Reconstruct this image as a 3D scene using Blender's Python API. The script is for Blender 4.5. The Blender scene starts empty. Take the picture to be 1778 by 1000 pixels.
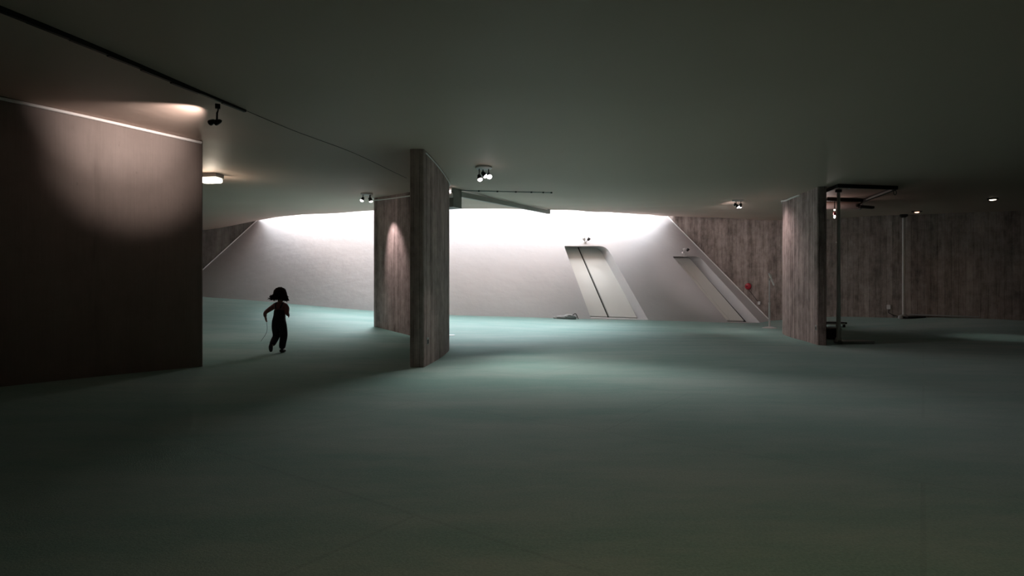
import bpy, bmesh, math, random
import numpy as np
from mathutils import Vector, Matrix
from mathutils.geometry import delaunay_2d_cdt
random.seed(7)
SC = bpy.context.scene
COL = SC.collection
PI = math.pi

# ------------------------------------------------------------------ camera, world, exposure
EYE = 1.1
cam_d = bpy.data.cameras.new('camera')
cam = bpy.data.objects.new('camera', cam_d); COL.objects.link(cam)
cam.location = (0, 0, EYE); cam.rotation_euler = (PI/2, 0, 0)
cam_d.sensor_width = 36; cam_d.lens = 20.25; cam_d.clip_start = .05; cam_d.clip_end = 200
SC.camera = cam
w = bpy.data.worlds.new('world'); SC.world = w; w.use_nodes = True
w.node_tree.nodes['Background'].inputs[0].default_value = (.35, .45, .5, 1)
w.node_tree.nodes['Background'].inputs[1].default_value = 0.0
SC.view_settings.view_transform = 'Standard'; SC.view_settings.look = 'None'
SC.view_settings.exposure = 0.65; SC.view_settings.gamma = 1; SC.view_settings.use_curve_mapping = False
SC.cycles.use_denoising = True
SC.cycles.max_bounces = 10; SC.cycles.diffuse_bounces = 7
SC.cycles.sample_clamp_indirect = 4

def area(name, loc, target, sx, sy, power, color, spread=PI):
    d = bpy.data.lights.new(name, 'AREA'); d.shape = 'RECTANGLE'; d.size = sx; d.size_y = sy
    d.energy = power; d.color = color; d.spread = spread
    o = bpy.data.objects.new(name, d); COL.objects.link(o); o.location = loc
    o.rotation_euler = (Vector(target)-Vector(loc)).to_track_quat('-Z', 'Y').to_euler()
    return o
def spot(name, loc, target, power, color, angle, blend=.6, radius=.03):
    d = bpy.data.lights.new(name, 'SPOT'); d.energy = power; d.color = color
    d.spot_size = math.radians(angle); d.spot_blend = blend; d.shadow_soft_size = radius
    o = bpy.data.objects.new(name, d); COL.objects.link(o); o.location = loc
    o.rotation_euler = (Vector(target)-Vector(loc)).to_track_quat('-Z', 'Y').to_euler()
    return o

WELL_COL = (.89, .94, 1.0)
# skylight over the light well between the ceiling lip and the white dome wall
for (x, y, tx, ty, sx, pw) in ((-8.6, 23.6, -7.4, 26, 4.5, 170), (-3.2, 20.8, -2.9, 25, 4.5, 92),
                               (1.2, 20.8, .9, 25, 4.5, 92), (5.2, 23.4, 5.8, 26, 4.0, 240)):
    area('skylight_glow', (x, y, 6.1), (tx, ty, 3.2), sx, 1.6, pw, WELL_COL)
for (x, y, tx, ty, sx, pw) in ((-6.5, 22.9, -5.2, 14.6, 5, 105), (-2.0, 22.4, -1.5, 14.0, 5, 95), (2.5, 22.6, 2.5, 14.0, 5, 100), (5.5, 23.6, 7.0, 15.5, 3, 35)):
    area('floor_fill_throw', (x, y, 6.2), (tx, ty, 0), sx, 1.6, pw, WELL_COL, math.radians(40))  # added narrow beams aimed under the lip to brighten the carpet
for (x, y, tx, ty, sx, pw) in ((-8.0, 23.2, -7.2, 26.5, 4.5, 85), (-3.0, 20.6, -2.9, 25, 4.5, 42), (1.4, 20.6, 1.2, 25, 4.5, 42), (5.0, 22.8, 4.2, 26.5, 4, 60)):
    area('dome_top_fill', (x, y, 5.9), (tx, ty, 5.2), sx, 1.2, pw, WELL_COL, math.radians(80))  # added fill on the dome top, bouncing onto the ceiling near the lip
# added weak warm fill over the foreground around the camera, not a real lamp
area('foreground_fill', (1.0, .8, 2.9), (1.0, 1.2, 0), 2.4, 1.6, 4.4, (1, .60, .25), math.radians(110))

# ------------------------------------------------------------------ geometry of the place
CX = 889; CY = 500; F = 1000.0
def W(px, py, Y):                      # a measured sight line at depth Y -> metres
    return Vector(((px-CX)/F*Y, Y, EYE-(py-CY)/F*Y))
APEX = Vector((-2.48, 40.0, 19.58)); R0 = 22.0
def cone_hit(px, py):
    dx, dz = (px-CX)/F, (CY-py)/F
    k = R0/APEX.z
    # (dx*t-ax)^2+(t-ay)^2 = (k*(az-(EYE+dz t)))^2
    c0 = k*(APEX.z-EYE); c1 = -k*dz
    A = dx*dx+1-c1*c1; B = -2*dx*APEX.x-2*APEX.y-2*c0*c1; C = APEX.x**2+APEX.y**2-c0*c0
    t = (-B-math.sqrt(max(B*B-4*A*C, 0)))/(2*A)
    return Vector((dx*t, t, EYE+dz*t))
def cone_tz(p):                        # point -> (theta, z)
    return (math.atan2(p.x-APEX.x, APEX.y-p.y), p.z)
def cone_pt(th, z, out=0.0):
    r = R0*(1-z/APEX.z)+out
    return Vector((APEX.x+r*math.sin(th), APEX.y-r*math.cos(th), z))

class TPS:
    def __init__(s, pts, lam=.02):
        p = np.array(pts, float); s.xy = p[:, :2]/10; n = len(p)
        K = s.k(np.linalg.norm(s.xy[:, None]-s.xy[None], axis=2))+lam*np.eye(n)*.1
        P = np.c_[np.ones(n), s.xy]
        A = np.block([[K, P], [P.T, np.zeros((3, 3))]])
        s.w = np.linalg.solve(A, np.r_[p[:, 2], 0, 0, 0])
    @staticmethod
    def k(r): return np.where(r > 1e-9, r*r*np.log(np.maximum(r, 1e-9)), 0)
    def __call__(s, x, y):
        q = np.array([x/10, y/10]); r = np.linalg.norm(s.xy-q, axis=1)
        return float(s.k(r)@s.w[:-3]+s.w[-3]+s.w[-2]*q[0]+s.w[-1]*q[1])

G_R = cone_hit(1335, 553); G_L = cone_hit(307, 508)       # feet of the dome's two side edges
TH_R = cone_tz(G_R)[0]; TH_L = cone_tz(G_L)[0]
base = [cone_hit(*q) for q in ((350, 515), (420, 520), (500, 527), (655, 540), (780, 547), (900, 550), (985, 553), (1125, 556), (1230, 559), (1320, 561))]
# right back wall plan: radial plane through G_R, carried on outwards
rdir = Vector((math.sin(TH_R), -math.cos(TH_R)))
ldir = Vector((math.sin(TH_L), -math.cos(TH_L)))
def on_line(px, g, d):                 # where sight column px meets plan line g+t*d
    k = (px-CX)/F; t = (k*g.y-g.x)/(d.x-k*d.y); return g.x+t*d.x, g.y+t*d.y
def wallpt(px, py, g, d):
    x, y = on_line(px, g, d); return (x, y, EYE-(py-CY)/F*y)
fl = [(x, y, 0) for x in (-9, -4.3, 0, 4, 8, 14, 20) for y in (-7, 0, 4, 8)]
fl += [(-1.3, 10.2, 0), (6, 11, 0), (6.7, 14.67, 0), (12, 12, 0), (-2.25, 12.6, .09), (-3.2, 13.8, .19), (2, 12.5, 0.02)]
fl += [tuple(b) for b in base] + [tuple(G_L)]
fl += [wallpt(1440, 549.6, G_R, rdir), wallpt(1560, 552, G_R, rdir), wallpt(1639, 551, G_R, rdir), wallpt(1345, 556, G_R, rdir), (20, 16, .2)]
ZF = TPS(fl)
LIP_PX = [(450, 380, 24.6), (500, 374.5, 22.0), (560, 371, 19.6), (655, 366, 18.1), (780, 362.5, 17.4), (900, 363, 17.4), (1000, 366, 18.6), (1080, 370, 21.6), (1156, 375, 25.0)]
lip = [W(*q) for q in LIP_PX]
cp = [(x, y, 3.0) for x in (-3, 2, 8, 14, 20) for y in (-7, 0)] + [(-8, -5, 3.1), (-9, 2, 3.2), (2, 5, 3.0), (8, 6, 3.0), (15, 8, 3.05), (-14, 8, 3.3), (-12, 14, 3.3), (22, 12, 3.2), (2.5, 10, 3.0)]
cp += [(-1.3, 8, 3.04), (-1.1, 10.2, 2.98), (5.9, 11, 3.05), (6.7, 14.67, 3.3), (-2.25, 12.6, 3.18), (-3.2, 13.8, 3.24), (-4.33, 8.03, 3.16), (-5.32, 7.1, 3.25),
       (-2.9, 6.26, 3.04), (-3.5, 4.7, 3.1), (-5.3, 10.1, 3.12), (7.3, 10.95, 3.05), (7.7, 12.6, 3.07), (2, 13.5, 3.12)]
cp += [tuple(p) for p in lip]
cp += [wallpt(350, 400, G_L, ldir), wallpt(400, 392, G_L, ldir), wallpt(1345, 382.5, G_R, rdir), wallpt(1250, 378, G_R, rdir), wallpt(1440, 380, G_R, rdir), wallpt(1560, 373, G_R, rdir), wallpt(1639, 371, G_R, rdir)]
ZC = TPS(cp)

# ------------------------------------------------------------------ materials
def mat(name, col, rough=.6, metal=0.0, emit=None, estr=0.0, noise=None, bump=None, spec=.5):
    m = bpy.data.materials.new(name); m.use_nodes = True
    nt = m.node_tree; b = nt.nodes['Principled BSDF']
    b.inputs['Base Color'].default_value = (*col, 1); b.inputs['Roughness'].default_value = rough
    b.inputs['Metallic'].default_value = metal; b.inputs['Specular IOR Level'].default_value = spec
    if emit: b.inputs['Emission Color'].default_value = (*emit, 1); b.inputs['Emission Strength'].default_value = estr
    tc = nt.nodes.new('ShaderNodeTexCoord')
    sc, amt = noise or (6.0, .12)
    n = nt.nodes.new('ShaderNodeTexNoise'); n.inputs['Scale'].default_value = sc; n.inputs['Detail'].default_value = 5
    nt.links.new(tc.outputs['Object'], n.inputs['Vector'])
    mx = nt.nodes.new('ShaderNodeMix'); mx.data_type = 'RGBA'
    mx.inputs[6].default_value = (*[c*(1-amt) for c in col], 1); mx.inputs[7].default_value = (*[min(1, c*(1+amt)) for c in col], 1)
    nt.links.new(n.outputs['Fac'], mx.inputs[0]); nt.links.new(mx.outputs[2], b.inputs['Base Color'])
    if bump:
        bs, bst, bd = bump
        n2 = nt.nodes.new('ShaderNodeTexNoise'); n2.inputs['Scale'].default_value = bs; n2.inputs['Detail'].default_value = 4
        nt.links.new(tc.outputs['Object'], n2.inputs['Vector'])
        bp = nt.nodes.new('ShaderNodeBump'); bp.inputs['Strength'].default_value = bst; bp.inputs['Distance'].default_value = bd
        nt.links.new(n2.outputs['Fac'], bp.inputs['Height']); nt.links.new(bp.outputs[0], b.inputs['Normal'])
    return m

def board_concrete(name, dark, light, bw=.1, contrast=1.0, bumpd=.006, rough=.85, jn=.45, bv=.4):
    m = bpy.data.materials.new(name); m.use_nodes = True
    nt = m.node_tree; N = nt.nodes.new; L = nt.links.new; b = nt.nodes['Principled BSDF']
    b.inputs['Roughness'].default_value = rough; b.inputs['Specular IOR Level'].default_value = .25
    uv = N('ShaderNodeUVMap'); sep = N('ShaderNodeSeparateXYZ'); L(uv.outputs[0], sep.inputs[0])
    def math_(op, a, c=None):
        q = N('ShaderNodeMath'); q.operation = op
        if isinstance(a, (int, float)): q.inputs[0].default_value = a
        else: L(a, q.inputs[0])
        if c is not None:
            if isinstance(c, (int, float)): q.inputs[1].default_value = c
            else: L(c, q.inputs[1])
        return q.outputs[0]
    u = math_('DIVIDE', sep.outputs['X'], bw)
    fl_ = math_('FLOOR', u); fr = math_('FRACT', u)
    wn = N('ShaderNodeTexWhiteNoise'); wn.noise_dimensions = '1D'; L(fl_, wn.inputs['W'])
    # joint line
    d = math_('ABSOLUTE', math_('SUBTRACT', fr, .5)); joint = N('ShaderNodeMapRange')
    joint.inputs[1].default_value = .44; joint.inputs[2].default_value = .5; joint.inputs[3].default_value = 0; joint.inputs[4].default_value = 1
    L(d, joint.inputs[0])
    # wood grain
    mp = N('ShaderNodeMapping'); mp.inputs['Scale'].default_value = (60, 1.6, 1); L(uv.outputs[0], mp.inputs[0])
    cb = N('ShaderNodeVectorMath'); cb.operation = 'ADD'; L(mp.outputs[0], cb.inputs[0])
    cx = N('ShaderNodeCombineXYZ'); L(math_('MULTIPLY', wn.outputs['Value'], 40.0), cx.inputs['Y']); L(cx.outputs[0], cb.inputs[1])
    gr = N('ShaderNodeTexNoise'); gr.inputs['Scale'].default_value = 1; gr.inputs['Detail'].default_value = 6; gr.inputs['Roughness'].default_value = .65
    L(cb.outputs[0], gr.inputs['Vector'])
    # stains, vertical
    mp2 = N('ShaderNodeMapping'); mp2.inputs['Scale'].default_value = (3.2, .8, 1); L(uv.outputs[0], mp2.inputs[0])
    st = N('ShaderNodeTexNoise'); st.inputs['Scale'].default_value = 1; st.inputs['Detail'].default_value = 7; st.inputs['Roughness'].default_value = .6
    L(mp2.outputs[0], st.inputs['Vector'])
    # pits
    mp3 = N('ShaderNodeMapping'); mp3.inputs['Scale'].default_value = (22, 9, 1); L(uv.outputs[0], mp3.inputs[0])
    pt = N('ShaderNodeTexNoise'); pt.inputs['Scale'].default_value = 1; pt.inputs['Detail'].default_value = 3; L(mp3.outputs[0], pt.inputs['Vector'])
    pr = N('ShaderNodeMapRange'); pr.inputs[1].default_value = .70; pr.inputs[2].default_value = .76; L(pt.outputs['Fac'], pr.inputs[0])
    v = math_('ADD', math_('MULTIPLY', math_('SUBTRACT', wn.outputs['Value'], .5), bv*contrast),
              math_('ADD', math_('MULTIPLY', math_('SUBTRACT', gr.outputs['Fac'], .5), 1.2*contrast), math_('MULTIPLY', math_('SUBTRACT', st.outputs['Fac'], .5), 1.5*contrast)))
    v = math_('ADD', v, .5)
    # joints fade in and out along the board; blotches and leached patches ignore the boards
    mp4 = N('ShaderNodeMapping'); mp4.inputs['Scale'].default_value = (9, 2.2, 1); L(uv.outputs[0], mp4.inputs[0])
    jm = N('ShaderNodeTexNoise'); jm.inputs['Scale'].default_value = 1; jm.inputs['Detail'].default_value = 4; L(mp4.outputs[0], jm.inputs['Vector'])
    jr = N('ShaderNodeMapRange'); jr.inputs[1].default_value = .38; jr.inputs[2].default_value = .66; L(jm.outputs['Fac'], jr.inputs[0])
    v = math_('SUBTRACT', v, math_('MULTIPLY', math_('MULTIPLY', joint.outputs[0], jr.outputs[0]), jn*2*contrast))
    mp5 = N('ShaderNodeMapping'); mp5.inputs['Scale'].default_value = (5, 4, 1); mp5.inputs['Location'].default_value = (3, 7, 0); L(uv.outputs[0], mp5.inputs[0])
    bl = N('ShaderNodeTexNoise'); bl.inputs['Scale'].default_value = 1; bl.inputs['Detail'].default_value = 8; bl.inputs['Roughness'].default_value = .7; L(mp5.outputs[0], bl.inputs['Vector'])
    v = math_('ADD', v, math_('MULTIPLY', math_('SUBTRACT', bl.outputs['Fac'], .5), 1.3*contrast))
    v = math_('SUBTRACT', v, math_('MULTIPLY', pr.outputs[0], .5*contrast))
    mx = N('ShaderNodeMix'); mx.data_type = 'RGBA'; mx.clamp_factor = True
    mx.inputs[6].default_value = (*dark, 1); mx.inputs[7].default_value = (*light, 1)
    L(v, mx.inputs[0]); L(mx.outputs[2], b.inputs['Base Color'])
    h = math_('ADD', math_('MULTIPLY', gr.outputs['Fac'], .35), math_('SUBTRACT', math_('MULTIPLY', wn.outputs['Value'], .5), math_('ADD', joint.outputs[0], pr.outputs[0])))
    bp = N('ShaderNodeBump'); bp.inputs['Strength'].default_value = .8; bp.inputs['Distance'].default_value = bumpd
    L(h, bp.inputs['Height']); L(bp.outputs[0], b.inputs['Normal'])
    return m

M_PIER = board_concrete('board_marked_concrete', (.15, .108, .102), (.58, .45, .425), bw=.085)
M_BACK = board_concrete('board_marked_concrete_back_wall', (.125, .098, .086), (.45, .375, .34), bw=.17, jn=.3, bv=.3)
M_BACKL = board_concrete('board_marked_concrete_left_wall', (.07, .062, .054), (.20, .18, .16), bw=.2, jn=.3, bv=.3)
M_SLAB = board_concrete('smooth_concrete', (.17, .135, .12), (.27, .22, .20), bw=1.25, contrast=.5, bumpd=.002, rough=.6)
M_DOME = mat('white_plaster', (.625, .62, .63), .75, noise=(.9, .05), bump=(2.2, .35, .05), spec=.3)
M_DOOR = mat('white_door_paint', (.82, .83, .79), .45, noise=(2, .02))
M_CEIL = mat('ceiling_paint', (.62, .475, .40), .60, noise=(.35, .06), bump=(.55, .35, .09), spec=.26)
M_WHITE = mat('white_trim', (.85, .82, .80), .5, noise=(8, .05))
M_DARK = mat('dark_gap', (.012, .012, .012), .7)
M_BLACK = mat('black_metal', (.02, .018, .016), .5, .3)
M_GREY = mat('grey_metal', (.33, .33, .32), .5, .2)
M_LGREY = mat('light_grey_paint', (.62, .60, .59), .5)
M_DUCT = mat('grey_sheet_metal', (.36, .36, .33), .5)
M_DULL = mat('dull_room_wall', (.16, .14, .12), .9)
M_BULB = mat('lit_bulb', (1, .95, .92), .4, emit=(1, .90, .88), estr=7)
M_BULBW = mat('lit_warm_bulb', (1, .9, .8), .4, emit=(1, .88, .70), estr=3.2)
M_AMBER = mat('amber_bulb', (1, .6, .4), .4, emit=(1, .55, .35), estr=2.2)
M_RED = mat('red_enamel', (.42, .02, .035), .35)
M_PANEL = mat('sign_panel', (.72, .70, .68), .5)

def carpet():
    m = bpy.data.materials.new('green_carpet'); m.use_nodes = True
    nt = m.node_tree; N = nt.nodes.new; L = nt.links.new; b = nt.nodes['Principled BSDF']
    b.inputs['Roughness'].default_value = .95; b.inputs['Specular IOR Level'].default_value = .15
    b.inputs['Sheen Weight'].default_value = .25; b.inputs['Sheen Roughness'].default_value = .5
    tc = N('ShaderNodeTexCoord')
    def noise(scale, detail=4, stretch=(1, 1, 1), rough=.55, off=0):
        mp = N('ShaderNodeMapping'); mp.inputs['Scale'].default_value = stretch; mp.inputs['Location'].default_value = (off, off, 0)
        L(tc.outputs['Object'], mp.inputs[0])
        n = N('ShaderNodeTexNoise'); n.inputs['Scale'].default_value = scale; n.inputs['Detail'].default_value = detail; n.inputs['Roughness'].default_value = rough
        L(mp.outputs[0], n.inputs['Vector']); return n.outputs['Fac']
    def mix(f, a, c):
        q = N('ShaderNodeMix'); q.data_type = 'RGBA'
        L(f, q.inputs[0])
        for i, v in ((6, a), (7, c)):
            if isinstance(v, tuple): q.inputs[i].default_value = (*v, 1)
            else: L(v, q.inputs[i])
        return q.outputs[2]
    def rng(f, a, c):
        q = N('ShaderNodeMapRange'); q.inputs[1].default_value = a; q.inputs[2].default_value = c; L(f, q.inputs[0]); return q.outputs[0]
    worn = rng(noise(.5, 6, (.6, 1.7, 1), .7), .40, .61)
    c = mix(worn, (.12, .27, .238), (.275, .375, .345))
    fib = rng(noise(70, 3, (1, 1, 1), .8), .3, .7)
    c2 = mix(fib, (.090, .210, .180), (.270, .470, .425))
    q = N('ShaderNodeMix'); q.data_type = 'RGBA'; q.inputs[0].default_value = .42; L(c, q.inputs[6]); L(c2, q.inputs[7]); c = q.outputs[2]
    # faint seams between carpet lengths
    br = N('ShaderNodeTexBrick'); mp = N('ShaderNodeMapping'); mp.inputs['Rotation'].default_value = (0, 0, .62); L(tc.outputs['Object'], mp.inputs[0]); L(mp.outputs[0], br.inputs[0])
    br.inputs['Scale'].default_value = 1; br.inputs['Brick Width'].default_value = 4; br.inputs['Row Height'].default_value = 2
    br.inputs['Mortar Size'].default_value = .012; br.inputs['Color1'].default_value = (1, 1, 1, 1); br.inputs['Color2'].default_value = (.90, .92, .92, 1); br.inputs['Mortar'].default_value = (.72, .72, .72, 1)
    q = N('ShaderNodeMix'); q.data_type = 'RGBA'; q.blend_type = 'MULTIPLY'; q.inputs[0].default_value = .35; L(c, q.inputs[6]); L(br.outputs[0], q.inputs[7]); c = q.outputs[2]
    L(c, b.inputs['Base Color'])
    bp = N('ShaderNodeBump'); bp.inputs['Strength'].default_value = .5; bp.inputs['Distance'].default_value = .006
    L(noise(110, 3), bp.inputs['Height']); L(bp.outputs[0], b.inputs['Normal'])
    return m
M_CARPET = carpet()

# ------------------------------------------------------------------ mesh helpers
class MB:
    def __init__(s): s.v = []; s.f = []; s.uv = {}
    def add(s, vs, fs):
        o = len(s.v); s.v += [tuple(v) for v in vs]; s.f += [tuple(i+o for i in f) for f in fs]; return o
    def box(s, c, size, rot=None, bev=0):
        bm = bmesh.new(); bmesh.ops.create_cube(bm, size=1)
        bmesh.ops.scale(bm, vec=size, verts=bm.verts)
        if bev: bmesh.ops.bevel(bm, geom=bm.edges[:], offset=bev, segments=2, affect='EDGES', profile=.6)
        if rot is not None: bmesh.ops.transform(bm, matrix=rot.to_4x4() if isinstance(rot, Matrix) else Matrix.Rotation(rot, 4, 'Z'), verts=bm.verts)
        bmesh.ops.translate(bm, vec=c, verts=bm.verts); s.bm(bm); return s
    def bm(s, bm):
        bm.verts.ensure_lookup_table(); bm.verts.index_update()
        s.add([v.co[:] for v in bm.verts], [[v.index for v in f.verts] for f in bm.faces]); bm.free()
    def tube(s, pts, r, n=10, cap=True):
        pts = [Vector(p) for p in pts]; rs = r if isinstance(r, (list, tuple)) else [r]*len(pts)
        t0 = (pts[1]-pts[0]).normalized(); ref = Vector((0, 0, 1)) if abs(t0.z) < .9 else Vector((1, 0, 0))
        a = t0.cross(ref).normalized(); rings = []
        for i, p in enumerate(pts):
            t = ((pts[min(i+1, len(pts)-1)]-pts[max(i-1, 0)])).normalized()
            a = (a-t*a.dot(t)).normalized(); b = t.cross(a)
            rings.append([p+(a*math.cos(2*PI*k/n)+b*math.sin(2*PI*k/n))*rs[i] for k in range(n)])
        vs = [q for ring in rings for q in ring]; fs = []
        for i in range(len(pts)-1):
            for k in range(n): fs.append((i*n+k, i*n+(k+1) % n, (i+1)*n+(k+1) % n, (i+1)*n+k))
        if cap: fs += [tuple(range(n))[::-1], tuple((len(pts)-1)*n+k for k in range(n))]
        s.add(vs, fs); return s
    def lathe(s, prof, c=(0, 0, 0), n=20, axis=None):      # prof [(r,z)...] along axis
        q = Vector(axis).to_track_quat('Z', 'Y') if axis else None
        vs = []; fs = []
        for r, z in prof:
            for k in range(n):
                p = Vector((r*math.cos(2*PI*k/n), r*math.sin(2*PI*k/n), z))
                if q: p = q @ p
                vs.append(p+Vector(c))
        for i in range(len(prof)-1):
            for k in range(n): fs.append((i*n+k, i*n+(k+1) % n, (i+1)*n+(k+1) % n, (i+1)*n+k))
        fs += [tuple(range(n))[::-1], tuple((len(prof)-1)*n+k for k in range(n))]
        s.add(vs, fs); return s
    def blob(s, c, size, seed=0, amt=0.0, sub=3):
        bm = bmesh.new(); bmesh.ops.create_icosphere(bm, subdivisions=sub, radius=1)
        rnd = random.Random(seed); ph = [rnd.uniform(0, 6) for _ in range(6)]
        for v in bm.verts:
            n = v.co.copy(); k = 1+amt*(math.sin(5*n.x+ph[0])*math.sin(4*n.y+ph[1])+.6*math.sin(9*n.z+ph[2]+5*n.x)+.5*math.sin(13*n.y+ph[3]))
            v.co = Vector((n.x*size[0]*k+c[0], n.y*size[1]*k+c[1], n.z*size[2]*k+c[2]))
        s.bm(bm); return s
    def build(s, name, m, parent=None, smooth=None, loc=None, rotz=0, uv=None):
        me = bpy.data.meshes.new(name); me.from_pydata(s.v, [], s.f); me.materials.append(m)
        bm = bmesh.new(); bm.from_mesh(me); bmesh.ops.recalc_face_normals(bm, faces=bm.faces[:]); bm.to_mesh(me); bm.free()
        if smooth is not None:
            for p in me.polygons: p.use_smooth = True
            try: me.set_sharp_from_angle(angle=math.radians(smooth))
            except Exception: pass
        o = bpy.data.objects.new(name, me); COL.objects.link(o)
        if parent: o.parent = parent
        if loc is not None: o.location = loc
        o.rotation_euler.z = rotz
        return o
def tag(o, label=None, cat=None, group=None, kind=None):
    if label: o['label'] = label
    if cat: o['category'] = cat
    if group: o['group'] = group
    if kind: o['kind'] = kind
    return o
def struct(o, label=None, cat=None):
    o['kind'] = 'structure'
    if label: o['label'] = label
    if cat: o['category'] = cat
    return o
def thing(name, label, cat, loc=(0, 0, 0), rz=0, group=None):
    o = bpy.data.objects.new(name, None); COL.objects.link(o); o.location = loc; o.rotation_euler.z = rz
    o.empty_display_size = .1
    return tag(o, label, cat, group)
def catmull(pts, n=10):
    P = [Vector(p) for p in pts]; P = [P[0]*2-P[1]]+P+[P[-1]*2-P[-2]]; out = []
    for i in range(1, len(P)-2):
        for k in range(n):
            t = k/n; a, b, c, d = P[i-1], P[i], P[i+1], P[i+2]
            out.append(.5*((2*b)+(c-a)*t+(2*a-5*b+4*c-d)*t*t+(3*b-a-3*c+d)*t**3))
    out.append(P[-2]); return out

# ------------------------------------------------------------------ floor
def grid_surface(name, x0, x1, y0, y1, step, zfun, m):
    nx = int((x1-x0)/step)+1; ny = int((y1-y0)/step)+1; vs = []
    for j in range(ny):
        for i in range(nx):
            x = x0+(x1-x0)*i/(nx-1); y = y0+(y1-y0)*j/(ny-1); vs.append((x, y, zfun(x, y)))
    fs = [(j*nx+i, j*nx+i+1, (j+1)*nx+i+1, (j+1)*nx+i) for j in range(ny-1) for i in range(nx-1)]
    b = MB(); b.add(vs, fs); return b
def zfloor(x, y): return ZF(x, y)
fb = grid_surface('floor', -16, 24, -8, 25, .5, zfloor, None)
floor = struct(fb.build('floor', M_CARPET, smooth=180), 'worn green carpet floor', 'floor')

# ------------------------------------------------------------------ ceiling (undulating concrete soffit with an open lip at the light well)
def cdt_surface(poly, step, zfun, inner=()):
    xs = [p[0] for p in poly]; ys = [p[1] for p in poly]
    def inside(x, y, pg):
        c = False; j = len(pg)-1
        for i in range(len(pg)):
            if (pg[i][1] > y) != (pg[j][1] > y) and x < (pg[j][0]-pg[i][0])*(y-pg[i][1])/(pg[j][1]-pg[i][1])+pg[i][0]: c = not c
            j = i
        return c
    V = [Vector(p[:2]) for p in poly]; n = len(V)
    E = [(i, (i+1) % n) for i in range(n)]
    for h in inner:
        o = len(V); V += [Vector(p[:2]) for p in h]; E += [(o+i, o+(i+1) % len(h)) for i in range(len(h))]
    x = min(xs)+step[0]/2
    while x < max(xs):
        y = min(ys)+step[1]/2
        while y < max(ys):
            if inside(x, y, poly) and not any(inside(x, y, h) for h in inner):
                V.append(Vector((x, y)))
            y += step[1]
        x += step[0]
    ov, oe, of, *_ = delaunay_2d_cdt(V, E, [], 0, 1e-5)
    keep = []
    for f in of:
        cx = sum(ov[i].x for i in f)/len(f); cy = sum(ov[i].y for i in f)/len(f)
        if inside(cx, cy, poly) and not any(inside(cx, cy, h) for h in inner): keep.append(f)
    return [(v.x, v.y) for v in ov], keep
lipc = catmull(lip, 8)
lend = Vector(on_line(300, G_L, ldir)); 
# lip continued until it passes behind the radial side walls
lip_plan = [Vector((lipc[0].x-.25, lipc[0].y+.35, 0))]+lipc+[Vector((lipc[-1].x+.35, lipc[-1].y+.35, 0))]
poly = [(-16, -8), (24, -8), (24, 18), (12, 26), (lip_plan[-1].x+.8, lip_plan[-1].y+.6)]+[(p.x, p.y) for p in reversed(lip_plan)]+[(lip_plan[0].x-.8, lip_plan[0].y+.6), (-14, 26), (-16, 22)]
def zceil(x, y):
    z = ZC(x, y)
    k = min(1, max(0, (y-9)/5))
    z += .016*k*math.sin(y*3.1+.5*math.sin(x*.8)+.3*x)*math.sin(x*.45+1+.3*y)
    return z
pv, pf = cdt_surface(poly, (.45, .35), None)
cb = MB(); cb.add([(x, y, zceil(x, y)) for x, y in pv], pf)
# fascia rising from the lip
n0 = len(cb.v); L2 = lip_plan
vs = [(p.x, p.y, zceil(p.x, p.y)) for p in L2]+[(p.x, p.y-.02, 6.6) for p in L2]
cb.add(vs, [(i, i+1, len(L2)+i+1, len(L2)+i) for i in range(len(L2)-1)])
ceiling = struct(cb.build('ceiling', M_CEIL, smooth=40), 'low undulating painted concrete ceiling', 'ceiling')
# roof of the light well (out of sight above the lip)
rb = MB(); rb.box((0, 25, 6.7), (34, 18, .1)); struct(rb.build('ceiling_light_well', M_WHITE), 'white roof of the light well', 'ceiling')

# ------------------------------------------------------------------ white dome wall (cone) with two recessed doors
def rounded(poly, rad):
    out = []; n = len(poly)
    for i in range(n):
        p = Vector(poly[i]); r = rad[i]
        if r <= 0: out.append(p); continue
        a = (Vector(poly[i-1])-p).normalized(); b = (Vector(poly[(i+1) % n])-p).normalized()
        A = p+a*r; B = p+b*r
        for k in range(7):
            t = k/6; out.append(A*(1-t)**2+p*2*t*(1-t)+B*t*t)
    return out
HOLE1 = rounded([(979.5, 427), (1052.5, 427), (1125.5, 555.0), (1025.5, 551.5)], [3, 13, 0, 0])
HOLE2 = rounded([(1168, 445.2), (1214, 445.2), (1319.5, 560.2), (1264.5, 559.2)], [2, 9, 0, 0])
holes3 = [[cone_hit(p[0], p[1]) for p in H] for H in (HOLE1, HOLE2)]
holesT = [[(cone_tz(p)[0]*10, p.z) for p in H] for H in holes3]
outer = []
zlo, zhi = -.6, 7.0
N = 60
outer += [((TH_L+(TH_R-TH_L)*i/N)*10, zlo) for i in range(N+1)]
outer += [((TH_R+(TH_L-TH_R)*i/N)*10, zhi) for i in range(N+1)]
dv, df = cdt_surface(outer, (.25, .4), None, holesT)
db = MB(); db.add([cone_pt(a/10, z) for a, z in dv], df)
recess = []
for H, dep in ((holes3[0], .68), (holes3[1], .5)):
    cen = sum(H, Vector())/len(H); th = cone_tz(cen)[0]
    d = Vector((-math.sin(th), math.cos(th), 0))*dep
    recess.append(d)
    n = len(H); vs = [tuple(p) for p in H]+[tuple(p+d*1.25) for p in H]
    db.add(vs, [(i, (i+1) % n, n+(i+1) % n, n+i) for i in range(n)])
dome = struct(db.build('wall_back', M_DOME, smooth=35), 'white sloping plaster wall of the dome with two recessed doors', 'wall')

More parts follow.
